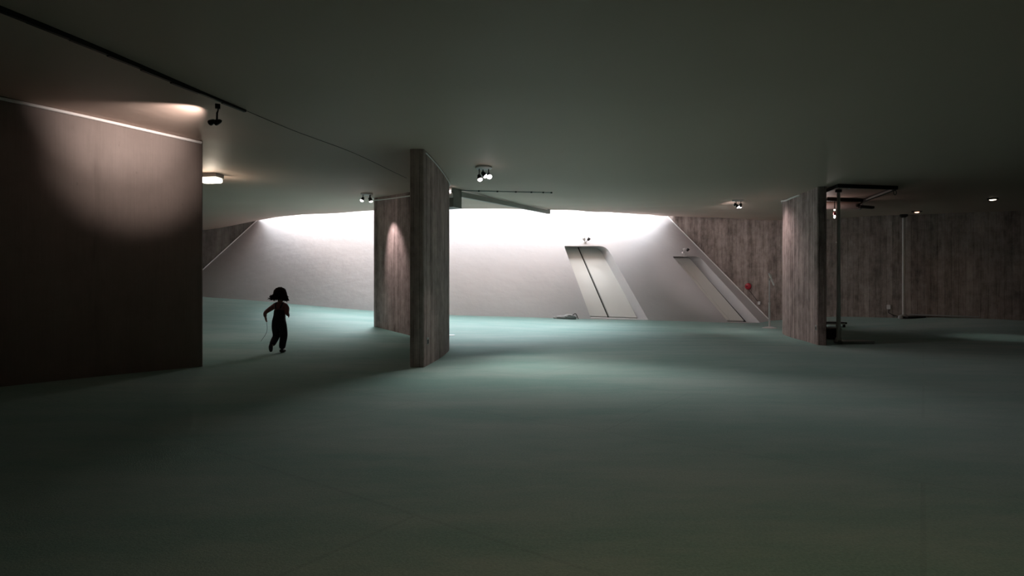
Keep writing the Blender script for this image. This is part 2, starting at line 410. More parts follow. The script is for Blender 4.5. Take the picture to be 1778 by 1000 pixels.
def lerp(a, b, t): return a+(b-a)*t
def door(idx, H, d, corners, seam_t, label):
    TL, TR, BR, BL = [cone_hit(*c)+d for c in corners]
    nrm = (TR-TL).cross(BL-TL).normalized()
    if nrm.y > 0: nrm = -nrm
    root = bpy.data.objects.new('door_%d' % idx, None); COL.objects.link(root); struct(root, label, 'door')
    root.location = BL
    o = Vector(root.location)
    def panel(s0, s1, name, m, off=0.0, t0=0.0, t1=1.0, th=.05):
        q = [lerp(lerp(TL, TR, s), lerp(BL, BR, s), t)-o+nrm*off for s, t in ((s0, t0), (s1, t0), (s1, t1), (s0, t1))]
        vs = q+[p-nrm*th for p in q]
        b = MB(); b.add(vs, [(0, 1, 2, 3), (7, 6, 5, 4), (0, 4, 5, 1), (1, 5, 6, 2), (2, 6, 7, 3), (3, 7, 4, 0)])
        return b.build(name, m, root)
    panel(-.12, 1.12, 'door_backing', M_DARK, off=-.06, t0=-.04, t1=1.04)
    return root, panel
r1, pnl = door(1, holes3[0], recess[0], [(979.5, 426), (1056, 426), (1125.5, 555), (1025.5, 551.5)], .5, 'white slanting double door in the wider left recess of the dome wall')
pnl(-.08, .448, 'door_leaf', M_DOOR, t0=-.02, t1=.985); pnl(.488, .985, 'door_leaf', M_DOOR, t0=-.02, t1=.985)
r2, pnl = door(2, holes3[1], recess[1], [(1168, 444.5), (1216, 444.5), (1319.5, 560.2), (1264.5, 559.2)], .5, 'white slanting door in the narrower right recess of the dome wall')
pnl(-.08, .44, 'door_leaf', M_DOOR, t0=-.02, t1=.98); pnl(.45, .89, 'door_leaf', M_DOOR, t0=-.02, t1=.98)

# white strips along the dome's side edges
def strip(name, th, side, rad=.022):
    b = MB(); pts = [cone_pt(th+side*.004, z, .03) for z in np.linspace(-.2 if side < 0 else .5, 4.6, 24)]
    b.tube(pts, rad, 8); return struct(b.build(name, M_WHITE, smooth=60), 'thin white strip along the slanting edge of the dome wall', 'trim')
strip('trim_1', TH_L, 1); strip('trim_2', TH_R, -1)

# ------------------------------------------------------------------ concrete walls
def wall_strip(name, pts, z0, z1, m, label, thick=.25, side=1):
    b = MB(); u = 0; uvs = []; P = [Vector(p[:2]) for p in pts]
    n = len(P); vs = []
    acc = [0]
    for i in range(1, n): acc.append(acc[-1]+(P[i]-P[i-1]).length)
    tn = []
    for i in range(n):
        t = (P[min(i+1, n-1)]-P[max(i-1, 0)]).normalized(); tn.append(Vector((-t.y, t.x))*side)
    back = [P[i]+tn[i]*thick for i in range(n)]
    ring = P+back[::-1]; us = acc+[acc[-1]+thick+(acc[-1]-a) for a in reversed(acc)]
    N2 = len(ring); vs = [(p.x, p.y, z0) for p in ring]+[(p.x, p.y, z1) for p in ring]
    fs = [(i, (i+1) % N2, N2+(i+1) % N2, N2+i) for i in range(N2)]
    fs += [(i, N2-1-i, N2-2-i, i+1) for i in range(n-1)] + [(N2+i, N2+i+1, 2*N2-2-i, 2*N2-1-i) for i in range(n-1)]
    b.add(vs, fs); o = b.build(name, m)
    uv = o.data.uv_layers.new(name='UVMap')
    for poly_ in o.data.polygons:
        for li in poly_.loop_indices:
            vi = o.data.loops[li].vertex_index
            uu = us[vi % N2]
            if uu == 0 and any((o.data.loops[k].vertex_index % N2) == N2-1 for k in poly_.loop_indices): uu = us[-1]+thick
            uv.data[li].uv = (uu, o.data.vertices[vi].co.z)
    return struct(o, label, 'wall')
# the wall front faces sit on the radial planes, bodies behind them
pr0 = Vector((G_R.x, G_R.y))-rdir*6.5; pr1 = Vector((G_R.x, G_R.y))+rdir*4.6
wall_strip('wall_right_back', [pr0, (G_R.x, G_R.y), pr1, pr1+Vector((2.6, -3.4)), pr1+Vector((6.5, -9))], -.6, 6.6, M_BACK, 'board-marked concrete wall at the back right, behind the doors and pole', .3, 1)
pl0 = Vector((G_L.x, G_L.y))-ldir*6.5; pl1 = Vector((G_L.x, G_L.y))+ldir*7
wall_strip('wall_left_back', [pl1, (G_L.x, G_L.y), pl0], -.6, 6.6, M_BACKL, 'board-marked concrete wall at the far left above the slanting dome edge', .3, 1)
for nm, c, s in (('wall_left', (-16, 8, 3), (.3, 34, 8)), ('wall_right', (24, 4, 3), (.3, 25, 8)), ('wall_front', (4, -8, 3), (40, .3, 8))):
    b = MB(); b.box(c, s); struct(b.build(nm, M_DULL), 'dark concrete wall outside the picture', 'wall')

# ------------------------------------------------------------------ free-standing curved piers
def pier(name, path, thick, m, label, bead=None, rnd=.025, z0off=-.04, ends=True):
    P = [Vector(p[:2]) for p in catmull([(x, y, 0) for x, y in path], 12)]
    n = len(P); Lf = []; Rt = []
    for i in range(n):
        t = (P[min(i+1, n-1)]-P[max(i-1, 0)]).normalized(); nv = Vector((-t.y, t.x))
        Lf.append(P[i]+nv*thick/2); Rt.append(P[i]-nv*thick/2)
    def arc(a, b, tdir):              # rounded end from a to b
        out = []; w_ = (b-a).normalized(); 
        for k in range(1, 5): 
            ang = k/5*PI/2; out.append(a+w_*rnd*(1-math.cos(ang))+tdir*rnd*(math.sin(ang)))
        for k in range(0, 5):
            ang = k/5*PI/2; out.append(b-w_*rnd*(1-math.sin(ang))+tdir*rnd*(math.cos(ang)))
        return out
    te = (P[-1]-P[-2]).normalized(); ts = (P[0]-P[1]).normalized()
    ring = Rt+arc(Rt[-1], Lf[-1], te)+Lf[::-1]+arc(Lf[0], Rt[0], ts)
    base_pt = P[0]
    ox, oy = base_pt.x, base_pt.y; oz = zfloor(ox, oy)
    us = [0]
    for i in range(1, len(ring)): us.append(us[-1]+(ring[i]-ring[i-1]).length)
    N2 = len(ring); Z = 6
    vs = []
    for k in range(Z+1):
        for p in ring:
            a = zfloor(p.x, p.y)+z0off; c = zceil(p.x, p.y)+.03
            vs.append((p.x-ox, p.y-oy, a+(c-a)*k/Z-oz))
    fs = [(k*N2+i, k*N2+(i+1) % N2, (k+1)*N2+(i+1) % N2, (k+1)*N2+i) for k in range(Z) for i in range(N2)]
    root = thing(name, label, 'concrete pier', (ox, oy, oz))
    b = MB(); b.add(vs, fs); b.add([vs[i] for i in range(N2)], [tuple(range(N2))]); b.add([vs[Z*N2+i] for i in range(N2)], [tuple(range(N2))])
    o = b.build('pier_body', m, root, smooth=30)
    uv = o.data.uv_layers.new(name='UVMap')
    for poly_ in o.data.polygons:
        vis = [o.data.loops[k].vertex_index for k in poly_.loop_indices]
        wrap = any(v % N2 == 0 for v in vis) and any(v % N2 == N2-1 for v in vis) and len(vis) == 4
        for li in poly_.loop_indices:
            vi = o.data.loops[li].vertex_index
            uu = us[vi % N2] if vi < N2*(Z+1) else 0
            if wrap and vi % N2 == 0: uu = us[-1]+.01
            uv.data[li].uv = (uu, o.data.vertices[vi].co.z)
    for (side, i0, i1, drop, rad) in bead or ():
        S = Lf if side == 'L' else Rt; sg = 1 if side == 'L' else -1; pts = []
        idx = range(int(i0*(n-1)), int(i1*(n-1))+1)
        for i in idx:
            t = (P[min(i+1, n-1)]-P[max(i-1, 0)]).normalized(); nv = Vector((-t.y, t.x))*sg
            p = S[i]+nv*rad*.8
            dd = drop if not callable(drop) else drop((i/(n-1)-i0)/(i1-i0))
            pts.append((p.x-ox, p.y-oy, zceil(p.x, p.y)-dd-oz))
        bb = MB(); bb.tube(pts, rad, 8); bo = bb.build('edge_cable', M_WHITE, root, smooth=60); bo['label'] = 'thin pale cable along the top edge'
    return root, P, Lf, Rt
# centre pier: starts near, bows right, then swings away to the left
pc, Pc, Lc, Rc = pier('concrete_pier', [(-1.325, 8.05), (-1.255, 8.8), (-1.215, 9.6), (-1.235, 10.4), (-1.45, 11.3), (-1.93, 12.2), (-2.55, 12.98), (-3.2, 13.75)], .205, M_PIER,
                      'tall curved board-marked concrete pier in the middle with its narrow edge towards us',
                      bead=[('R', 0.02, .5, .035, .009), ('L', .45, 1.0, lambda t: .055+.03*math.sin(t*3.1), .014)])
pr_, Pr, Lr, Rr = pier('concrete_pier', [(5.96, 11.08), (6.17, 12.0), (6.32, 12.9), (6.62, 13.9), (7.15, 14.85), (8.0, 15.5)], .16, M_PIER,
                       'curved board-marked concrete pier on the right beside the sign stand', bead=[('L', .25, .8, .03, .02)])
ps, Ps, Ls, Rs = pier('concrete_pier', [(-4.42, 8.13), (-5.05, 7.5), (-5.62, 6.85), (-6.1, 6.15), (-6.5, 5.2), (-6.8, 4)], .2, M_SLAB,
                      'broad dark smooth concrete wall slab on the left lit by a spotlight near its top',
                      bead=[('L', 0.0, 1, .03, .02)])

# ------------------------------------------------------------------ lamps
def spot_cluster(px, py, Y, heads, label, name='ceiling_spotlight', plate=.13):
    p = W(px, py, Y); zc = zceil(p.x, p.y)
    root = thing(name, label, 'ceiling light', (p.x, p.y, zc), 0, None)
    b = MB(); b.lathe([(plate*.92, .012), (plate, -.004), (plate, -.024), (plate*.9, -.034)], n=28); b.build('ceiling_plate', M_LGREY, root, smooth=40)
    for (hx, hy, drop, tgt, pw, ang) in heads:
        s = MB(); s.tube([(hx, hy, -.02), (hx, hy, -drop+.06)], .008, 8); st = s.build('stem', M_BLACK, root)
        d = (Vector(tgt)-Vector((p.x+hx, p.y+hy, zc-drop))).normalized()
        c = Vector((hx, hy, -drop+.05))
        h = MB(); h.lathe([(.010, -.03), (.026, -.02), (.034, .02), (.040, .06)], c, 16, axis=d[:]); hd = h.build('lamp_head', M_BLACK, root, smooth=40)
        g = MB(); g.lathe([(.001, .088), (.020, .084), (.035, .072), (.040, .061), (.036, .058)][::-1], c, 16, axis=d[:]); g.build('bulb', M_BULB, hd, smooth=60)
        L0 = Vector((p.x, p.y, zc))+c+d*.105
        spot('spot_beam', L0, tgt, pw, (1, .86, .84), ang, .8, .04)
    return root
FLOORP = lambda px, py: W(px, py, EYE*1000/(py-500))
spot_cluster(840, 284, 9.0, [(-.07, -.02, .20, (.2, 7.9, 0), 80, 76), (-.015, .05, .14, (2.2, 8.4, 0), 130, 100), (.075, 0, .17, (.6, 6.3, 0), 160, 84)],
             'cluster of three lit spotlights on a round plate, nearest the middle of the ceiling')
spot_cluster(637, 335, 12.7, [(-.08, -.02, .16, (-4.4, 11.5, 0), 50, 110), (.05, .05, .16, (-2.45, 12.95, 1.6), 60, 50), (.085, -.03, .17, (-2.6, 12.8, .3), 12, 60)],
             'small lit spotlight cluster on the ceiling left of the middle pier')
spot_cluster(1281, 348, 13.7, [(-.07, -.02, .16, (8.2, 22.0, 2.2), 300, 46), (-.02, .04, .17, (6.5, 13.3, 1.6), 45, 110), (.07, 0, .16, (5.2, 15.3, 0), 60, 70)],
             'small spotlight cluster on the ceiling left of the right pier')

# bulkhead lamp beyond the left slab
p = W(366, 303, 10.2); zc = zceil(p.x, p.y)
bk = thing('bulkhead_lamp', 'lit boxy bulkhead lamp on the ceiling at the edge of the left slab', 'ceiling light', (p.x, p.y, zc), math.radians(-8))
b = MB(); b.box((0, 0, -.035), (.36, .22, .07), bev=.008); b.build('lamp_housing', M_GREY, bk)
b = MB(); b.box((0, 0, -.112), (.34, .20, .09), bev=.035); b.build('glass_cover', M_BULBW, bk, smooth=40)
d = bpy.data.lights.new('bulkhead_glow', 'POINT'); d.energy = 10; d.color = (1, .85, .68); d.shadow_soft_size = .08
o = bpy.data.objects.new('bulkhead_glow', d); COL.objects.link(o); o.location = (p.x+.0, p.y-.02, zc-.22)

# ceiling rail on the left with two dark spot heads
def along(a, c, t): return Vector(a)*(1-t)+Vector(c)*t
ra = W(425, 190, 6.29); rb_ = W(139, 75, 4.62); dirr = (rb_-ra).normalized(); rend = rb_+dirr*2.2
ra.z = zceil(ra.x, ra.y)
root = thing('ceiling_rail', 'dark rail fixed along the ceiling at upper left', 'rail', ra)
pts = [along(ra, rend, t) for t in np.linspace(0, 1, 14)]
b = MB()
for i in range(len(pts)-1):
    a, c = pts[i], pts[i+1]; m_ = (a+c)/2; ang = math.atan2(c.y-a.y, c.x-a.x)
    hgt = .03 if i < 2 else .045
    b.box((m_.x-ra.x, m_.y-ra.y, zceil(m_.x, m_.y)-hgt/2-ra.z+.004), ((c-a).length+.01, .035, hgt), ang)
b.build('rail_bar', M_BLACK, root)
hp = along(ra, rend, .118); hp.z = zceil(hp.x, hp.y)
# where the hanging spots are
hp = W(378, 176, 6.08); hp.z = zceil(hp.x, hp.y)
sr = thing('track_spotlight', 'dark double-headed spotlight hanging on a stem from the ceiling rail', 'ceiling light', hp)
b = MB(); b.box((0, 0, -.040), (.05, .035, .05), .5, .004); b.build('rail_adapter', M_BLACK, sr)
b = MB(); b.tube([(0.006, 0, -.05), (0.004, 0, -.085), (-.006, 0, -.11), (-.008, 0, -.2)], [.007, .007, .010, .010], 8); b.build('stem', M_BLACK, sr)
for hx, tgt in ((-.05, (-5.05, 7.25, 2.62)), (.012, (-5.35, 6.95, 2.5))):
    c = Vector((hx, 0, -.2)); dd = (Vector(tgt)-(Vector(hp)+c)).normalized()
    b = MB(); b.lathe([(.010, -.035), (.020, -.02), (.028, .02), (.032, .045)], c, 14, axis=dd[:]); b.build('lamp_head', M_BLACK, sr, smooth=40)
b = MB(); b.tube([(-.06, 0, -.2), (.02, 0, -.2)], .006, 8); b.build('crossbar', M_BLACK, sr)
spot('slab_spot', Vector(hp)+Vector((-.09, .04, -.2)), (-4.88, 7.5, 2.74), 85, (1, .84, .76), 52, 1.0, .08)
spot('slab_up_spot', Vector(hp)+Vector((-.10, .05, -.17)), (-4.3, 6.9, 3.14), 110, (1, .86, .80), 50, 1.0, .03)

# thin cable from the rail to the middle pier
cpts = [W(425, 190, 6.29), W(520, 229, 7.25), W(620, 270, 8.4), W(706, 304, 10.0)]
cc = catmull(cpts, 8); o0 = Vector((cc[0].x, cc[0].y, zceil(cc[0].x, cc[0].y)))
b = MB(); b.tube([Vector((q.x, q.y, zceil(q.x, q.y)-.002))-o0 for q in cc], .003, 6)
tag(b.build('ceiling_cable', M_BLACK, loc=o0), 'thin dark cable along the ceiling from the left rail towards the middle pier', 'cable')

# grey box, lantern, duct rail and conduit behind the middle pier
bx = W(789, 326, 11.3); zc = zceil(bx.x, bx.y)
g = thing('junction_box', 'grey sheet-metal box under the ceiling beside the middle pier', 'box', (bx.x, bx.y, zc), math.radians(-28))
b = MB(); b.box((-.06, 0, -.17), (.27, .30, .37), bev=.006); b.build('box_body', M_DUCT, g)
b = MB(); b.box((-.06, 0, -.362), (.285, .315, .012)); b.build('box_lid', M_GREY, g)
lp = W(782, 326, 10.9); zl = zceil(lp.x, lp.y)
g = thing('jar_lantern', 'small pale glass jar lamp on the grey box beside the middle pier', 'lamp', (lp.x, lp.y, zl))
b = MB(); b.lathe([(.02, 0), (.03, -.01), (.03, -.06), (.018, -.08)], n=14); b.build('lamp_cap', M_LGREY, g, smooth=50)
b = MB(); b.lathe([(.018, -.075), (.022, -.10), (.045, -.115), (.052, -.15), (.052, -.185), (.04, -.195)], n=16); b.build('glass_jar', M_PANEL, g, smooth=50)
b = MB(); b.lathe([(.008, -.07), (.014, -.09), (.010, -.112)], (.0, -.05, 0), n=10); b.build('bulb', M_BULB, g, smooth=50)
a = W(799, 338, 11.35); c = W(953, 364, 17.1)
pts = [along(a, c, t) for t in np.linspace(0, 1, 12)]
b = MB()
for i in range(11):
    A_, B_ = pts[i], pts[i+1]; z0_ = zceil(a.x, a.y); z1_ = zceil(c.x, c.y); zA = z0_+(z1_-z0_)*i/11-.03; zB = z0_+(z1_-z0_)*(i+1)/11-.03; M_ = (A_+B_)/2; dv_ = Vector((B_.x-A_.x, B_.y-A_.y, zB-zA))
    q = dv_.to_track_quat('X', 'Z').to_matrix()
    b.box((M_.x-a.x, M_.y-a.y, (zA+zB)/2-.065-zceil(a.x, a.y)), (dv_.length+.004, .075, .10), q)
root = thing('cable_trunking', 'grey trunking running along the ceiling from the grey box to the bright opening', 'trunking', (a.x, a.y, zceil(a.x, a.y)))
b.build('trunking_channel', M_DUCT, root)
b = MB(); b.box((c.x-a.x, c.y-a.y, zceil(c.x, c.y)-.065-zceil(a.x, a.y)), (.09, .04, .115), .7, .006); b.build('end_cap', M_LGREY, root)
a = W(799, 331, 11.4); c = W(959, 331.5, 11.6)
pts = [along(a, c, t) for t in np.linspace(0, 1, 9)]
zz = [zceil(q.x, q.y) for q in pts]; root = thing('ceiling_conduit', 'thin dark conduit clipped straight across the ceiling right of the middle pier', 'conduit', (a.x, a.y, zz[0]))
b = MB(); b.tube([(q.x-a.x, q.y-a.y, z-.012-zz[0]) for q, z in zip(pts, zz)], .009, 8); b.build('conduit_tube', M_GREY, root)
for t in (.2, .4, .6, .77, .9, .99):
    q = along(a, c, t); b = MB(); b.box((q.x-a.x, q.y-a.y, zceil(q.x, q.y)-.012-zz[0]), (.035, .03, .028), 0, .004); b.build('clip', M_BLACK, root)

# small double-headed lamps above the doors
for (px, py, lab) in ((1015.5, 421.5, 'tiny double-headed floodlight above the left slanting door'), (1186.5, 439.5, 'tiny double-headed floodlight above the right slanting door')):
    q = cone_hit(px, py); th = cone_tz(q)[0]; outv = Vector((math.sin(th), -math.cos(th), .3)).normalized()
    g = thing('emergency_lamp', lab, 'wall light', q)
    b = MB(); b.lathe([(.07, -.02), (.07, .03), (.05, .045)], (0, 0, 0), 16, axis=outv[:]); b.build('mounting_plate', M_WHITE, g, smooth=40)
    side = Vector((math.cos(th), math.sin(th), 0))
    for sgn, mm in ((-1, M_LGREY), (1, M_BLACK)):
        s0 = outv*.03; s1 = outv*.14+side*sgn*.07+Vector((0, 0, .05)); s2 = outv*.18+side*sgn*.14+Vector((0, 0, .14))
        b = MB(); b.tube([s0, s1], .014, 8); b.build('arm', M_GREY, g)
        b = MB(); b.lathe([(.02, -.02), (.045, 0), (.055, .09), (.05, .10)], s1, 14, axis=(s2-s1)[:]); hh = b.build('lamp_head', mm, g, smooth=40)

# ------------------------------------------------------------------ sign stand
q = W(1336, 570, 15.7); zf = zfloor(q.x, q.y)
g = thing('sign_stand', 'slim pale floor stand holding a tilted sign panel, seen edge-on beside the right pier', 'sign stand', (q.x, q.y, zf), math.radians(-21))
b = MB(); b.lathe([(.19, 0), (.19, .012), (.12, .03), (.02, .05)], n=28); b.build('base', M_LGREY, g, smooth=40)
b = MB(); b.tube([(0, 0, .03), (0, 0, .68)], .024, 12); b.tube([(0, 0, .66), (0, 0, 1.30)], .017, 12); b.lathe([(.03, .64), (.03, .70)], n=14); b.build('pole', M_LGREY, g, smooth=40)
b = MB(); b.tube([(0, 0, 1.29), (-.012, 0, 1.33), (.03, 0, 1.36)], .014, 8); b.build('bracket', M_GREY, g)
R_ = Matrix.Rotation(math.radians(-20), 3, 'Y')
b = MB(); b.box((.05, 0, 1.33), (.022, .34, .36), R_, .004); b.build('sign_panel', M_PANEL, g)
b = MB(); b.box((.064, 0, 1.325), (.006, .31, .33), R_); b.build('sheet', M_LGREY, g)

# red alarm bell on the back wall and its small bracket
def wall_anchor(px, py):
    x, y = on_line(px, G_R, rdir); return Vector((x, y, EYE-(py-CY)/F*y))
nr = Vector((-rdir.y, rdir.x, 0));
if nr.dot(Vector((0, -1, 0))) < 0: nr = -nr
q = wall_anchor(1301, 497)
g = thing('alarm_bell', 'round red alarm bell on the board-marked wall above the slanting edge', 'bell', q)
b = MB(); b.lathe([(.09, 0), (.09, .05), (.06, .06)], (0, 0, 0), 18, axis=nr[:]); b.build('back_box', M_BLACK, g, smooth=40)
b = MB(); b.lathe([(.125, .06), (.13, .075), (.115, .11), (.07, .135), (.02, .14)], (0, 0, 0), 24, axis=nr[:]); b.build('gong', M_RED, g, smooth=50)
b = MB(); b.lathe([(.02, .13), (.02, .155), (.008, .16)], (0, 0, 0), 12, axis=nr[:]); b.build('centre_bolt', M_BLACK, g)
q = wall_anchor(1297, 503); q2 = wall_anchor(1316, 522)
b = MB(); b.tube([Vector((0, 0, 0))+nr*.03, wall_anchor(1298, 500)-q+nr*.05, wall_anchor(1305, 508)-q+nr*.04, q2-q+nr*.05, wall_anchor(1322, 528)-q+nr*.04], .008, 8)
tag(b.build('bent_cable', M_BLACK, loc=q), 'short dark cable hanging under the red alarm bell', 'cable')
q = wall_anchor(1319, 526)
b = MB(); b.box((0, 0, 0), (.10, .05, .12), math.atan2(rdir.y, rdir.x), .008); 
tag(b.build('wall_socket', M_LGREY, loc=q+nr*.03), 'small pale box low on the back wall beside the slanting white edge', 'socket')

# ------------------------------------------------------------------ right side: poles, frame, pipe
q = W(1456, 594, 11.5); zf = zfloor(q.x, q.y); zc = zceil(q.x, q.y); H_ = zc-zf
g = thing('floor_pole', 'thick grey floor-to-ceiling pole on a flat plate behind the right pier', 'pole', (q.x, q.y, zf))
b = MB(); b.tube([(0, 0, .05), (0, 0, .9), (0, 0, 1.9), (0, 0, H_)], [.042, .036, .032, .03], 14); b.build('pole_tube', M_LGREY, g, smooth=40)
b = MB(); b.lathe([(.06, .03), (.06, .09), (.045, .12)], n=16); b.build('collar', M_LGREY, g, smooth=40)
b = MB(); b.box((.29, -.02, .03), (.66, .30, .055), math.radians(4), .012); b.build('base_plate', M_GREY, g)
b = MB(); b.lathe([(.06, H_-.05), (.06, H_)], n=16); b.build('top_plate', M_BLACK, g)
q = W(1569, 549, 17.45); zf = zfloor(q.x, q.y); zc = zceil(q.x, q.y); H_ = zc-zf
g = thing('floor_pole', 'slim pale floor-to-ceiling pole standing against the far right wall', 'pole', (q.x, q.y, zf))
b = MB(); b.tube([(0, 0, .1), (0, 0, H_-.08)], .042, 14); b.build('pole_tube', M_LGREY, g, smooth=40)
b = MB(); b.lathe([(.12, .0), (.13, .06), (.08, .12)], n=18); b.build('collar', M_GREY, g, smooth=40)
b = MB(); b.lathe([(.05, H_-.1), (.11, H_-.06), (.11, H_)], n=18); b.build('top_plate', M_BLACK, g, smooth=40)
b = MB(); b.box((.20, -.05, .045), (.62, .42, .07), math.radians(8), .03); b.build('base_plate', M_BLACK, g)
b = MB(); b.lathe([(.05, .0), (.07, .04), (.05, .10)], (-.18, -.12, 0), n=14); b.build('foot_knob', M_LGREY, g, smooth=50)
x, y = on_line(1544, G_R, rdir); q = Vector((x, y, EYE-(533-500)/F*y))
g = thing('wall_socket', 'pale square socket low on the far right wall, left of the slim pole', 'socket', q+nr*.02)
b = MB(); b.box((0, 0, 0), (.12, .05, .14), math.atan2(rdir.y, rdir.x), .01); b.build('socket_box', M_LGREY, g)
b = MB(); b.tube([Vector((0, 0, -.06)), Vector((.0, 0, -.18))+nr*.03, Vector((.12, -.1, -.27))+nr*.03, Vector((.30, -.32, -.28))], .012, 8); b.build('power_cord', M_BLACK, g)
# skirting duct right of the slim pole
A_ = on_line(1580, G_R, rdir); B_ = on_line(1700, G_R, rdir); zb = zfloor(*A_)
b = MB(); mid = Vector(((A_[0]+B_[0])/2, (A_[1]+B_[1])/2, zb+.10))+nr*.03
b.box(mid, (math.hypot(B_[0]-A_[0], B_[1]-A_[1]), .06, .035), math.atan2(rdir.y, rdir.x)); struct(b.build('baseboard_right', M_GREY), 'thin cable duct low on the right wall', 'baseboard')
for (px, py, lab) in ((1452, 421, 'tiny white dot fitting on the dark right wall, the upper one'), (1454, 470, 'tiny white dot fitting on the dark right wall, the middle one'), (1453, 539, 'tiny hooked white fitting near the foot of the dark right wall')):
    b = MB(); b.lathe([(.022, 0), (.022, .015), (.010, .022)], (0, 0, 0), 12, axis=nr[:]); tag(b.build('wall_hook', M_WHITE, loc=wall_anchor(px, py)), lab, 'wall fitting')

# dark frame of bars below the ceiling
fp = [W(1437, 329, 11.3), W(1456, 318, 10.75), W(1556, 321, 10.95), W(1500, 347, 12.7), W(1437, 348, 12.75)]
for v in fp: v.z = zceil(v.x, v.y)-.04
root = thing('ceiling_frame', 'dark four-sided frame of bars hung under the ceiling behind the right pier', 'frame', fp[1])
for i in range(4):
    a, c = fp[i]-fp[1], fp[i+1]-fp[1]; m_ = (a+c)/2; q = (c-a).to_track_quat('X', 'Z').to_matrix()
    b = MB(); b.box(m_, ((c-a).length+.04, .05, .07), q, .006); b.build('frame_bar', M_BLACK, root)
for t in (.04, .18):
    b = MB(); m_ = (fp[2]-fp[1])*t+Vector((0, 0, -.045)); b.lathe([(.012, .01), (.012, -.01)], m_, 10); b.build('bolt', M_LGREY, root)
a, c = fp[2]-fp[1], fp[3]-fp[1]
b = MB(); m_ = (a+c)/2+Vector((-.06, -.1, -.02)); b.box(m_, ((c-a).length*.8, .04, .03), (c-a).to_track_quat('X', 'Z').to_matrix(), .004); b.build('inner_bar', M_GREY, root)
hk = W(1554, 330, 10.9); b = MB()
pts = [hk+Vector((.026*math.cos(t), 0, -.05+.045*math.sin(t)))-hk for t in np.linspace(.1, 2*PI+.1, 22)]
b.tube(pts, .006, 6, cap=False); b.tube([(0, 0, .0), (0, 0, .06)], .004, 6); tag(b.build('hanging_ring', M_BLACK, loc=hk), 'small dark ring hanging from the corner of the ceiling frame', 'ring')
# pale pipe behind the pier
y_ = 13.4; a = W(1425, 357, y_); c = W(1494, 357, y_)
root = thing('ceiling_pipe', 'fat pale horizontal pipe under the ceiling, partly behind the right pier', 'pipe', c)
b = MB(); b.tube([a-c, (-.02, 0, 0)], .085, 20); b.build('pipe_body', mat('pinkish_pipe', (.42, .34, .32), .45), root, smooth=40)
b = MB(); b.tube([(-.05, 0, 0), (0, 0, 0)], .098, 20); b.build('pipe_flange', M_GREY, root, smooth=40)
for t in (-.2, -.7):
    b = MB(); b.tube([(t, 0, .08), (t, 0, zceil(c.x+t, c.y)-c.z)], .008, 8); b.build('hanger', M_BLACK, root)
q = W(1490, 352, 13.1); q.z = zceil(q.x, q.y)
root = thing('ceiling_projector', 'dark jointed arm with slim lamp box hung at the end of the pale pipe', 'ceiling light', q)
e = W(1490, 356, 13.1)-q; f_ = W(1503, 347, 13.1)-q
b = MB(); b.tube([Vector((f_.x, 0, 0)), e], .014, 8); b.build('arm', M_BLACK, root)
b = MB(); b.lathe([(.035, -.03), (.04, .03)], e, 14, axis=(0, 1, 0)); b.build('pivot', M_BLACK, root)
b = MB(); m_ = W(1504, 359.5, 13.1)-q; b.box(m_, (.33, .1, .06), Matrix.Rotation(.08, 3, 'Y'), .02); b.build('lamp_box', M_BLACK, root, smooth=40)
# small lit spot near the pole
q = W(1449, 352, 12.9); zc = zceil(q.x, q.y)
root = thing('ceiling_spotlight', 'single small lit spotlight hanging just right of the right pier', 'ceiling light', (q.x, q.y, zc))
b = MB(); b.tube([(0, 0, 0), (0, 0, -.30)], .009, 8); b.build('stem', M_BLACK, root)
b = MB(); b.lathe([(.015, -.29), (.026, -.30), (.026, -.36), (.015, -.37)], n=14); h = b.build('lamp_head', M_RED, root, smooth=40); h['label'] = 'dark red lamp head'
b = MB(); b.lathe([(.012, -.368), (.02, -.38), (.018, -.42), (.006, -.435)], n=14); b.build('bulb', M_BULB, root, smooth=60)
b = MB(); b.lathe([(.018, -.235), (.018, -.265)], n=14); b.build('glow_ring', M_BULBW, root, smooth=60)
d = bpy.data.lights.new('pipe_glow', 'POINT'); d.energy = 3.0; d.color = (1, .8, .75); d.shadow_soft_size = .03
o = bpy.data.objects.new('pipe_glow', d); COL.objects.link(o); o.location = (q.x-.12, q.y+.15, zc-.33)
# downlights on the right
q = W(1592, 371.5, 16.3); zc = zceil(q.x, q.y)
root = thing('downlight', 'small warm downlight glowing in the ceiling near the far right wall', 'ceiling light', (q.x, q.y, zc))
b = MB(); b.lathe([(.13, .01), (.14, -.01), (.11, -.03)], n=24); b.build('trim_ring', M_BLACK, root, smooth=40)
b = MB(); b.lathe([(.06, -.02), (.05, -.045), (.02, -.055)], n=20); b.build('bulb', M_AMBER, root, smooth=60)
spot('downlight_beam', (q.x, q.y, zc-.1), (q.x, q.y, 0), 5, (1, .62, .4), 120, 1, .05)
q = Vector((10.6, 12.7, 0)); q.z = zceil(q.x, q.y)
root = thing('downlight', 'small downlight in the ceiling at the right edge, over a pale patch of carpet', 'ceiling light', q)
b = MB(); b.lathe([(.10, .01), (.10, -.03), (.08, -.035)], n=24); b.build('trim_ring', M_BLACK, root, smooth=40)
b = MB(); b.lathe([(.07, -.03), (.05, -.045), (.02, -.05)], n=20); b.build('bulb', M_BULBW, root, smooth=60)
spot('downlight_beam', (q.x, q.y, q.z-.08), (10.7, 12.7, 0), 26, (1, .93, .85), 42, 1, .05)
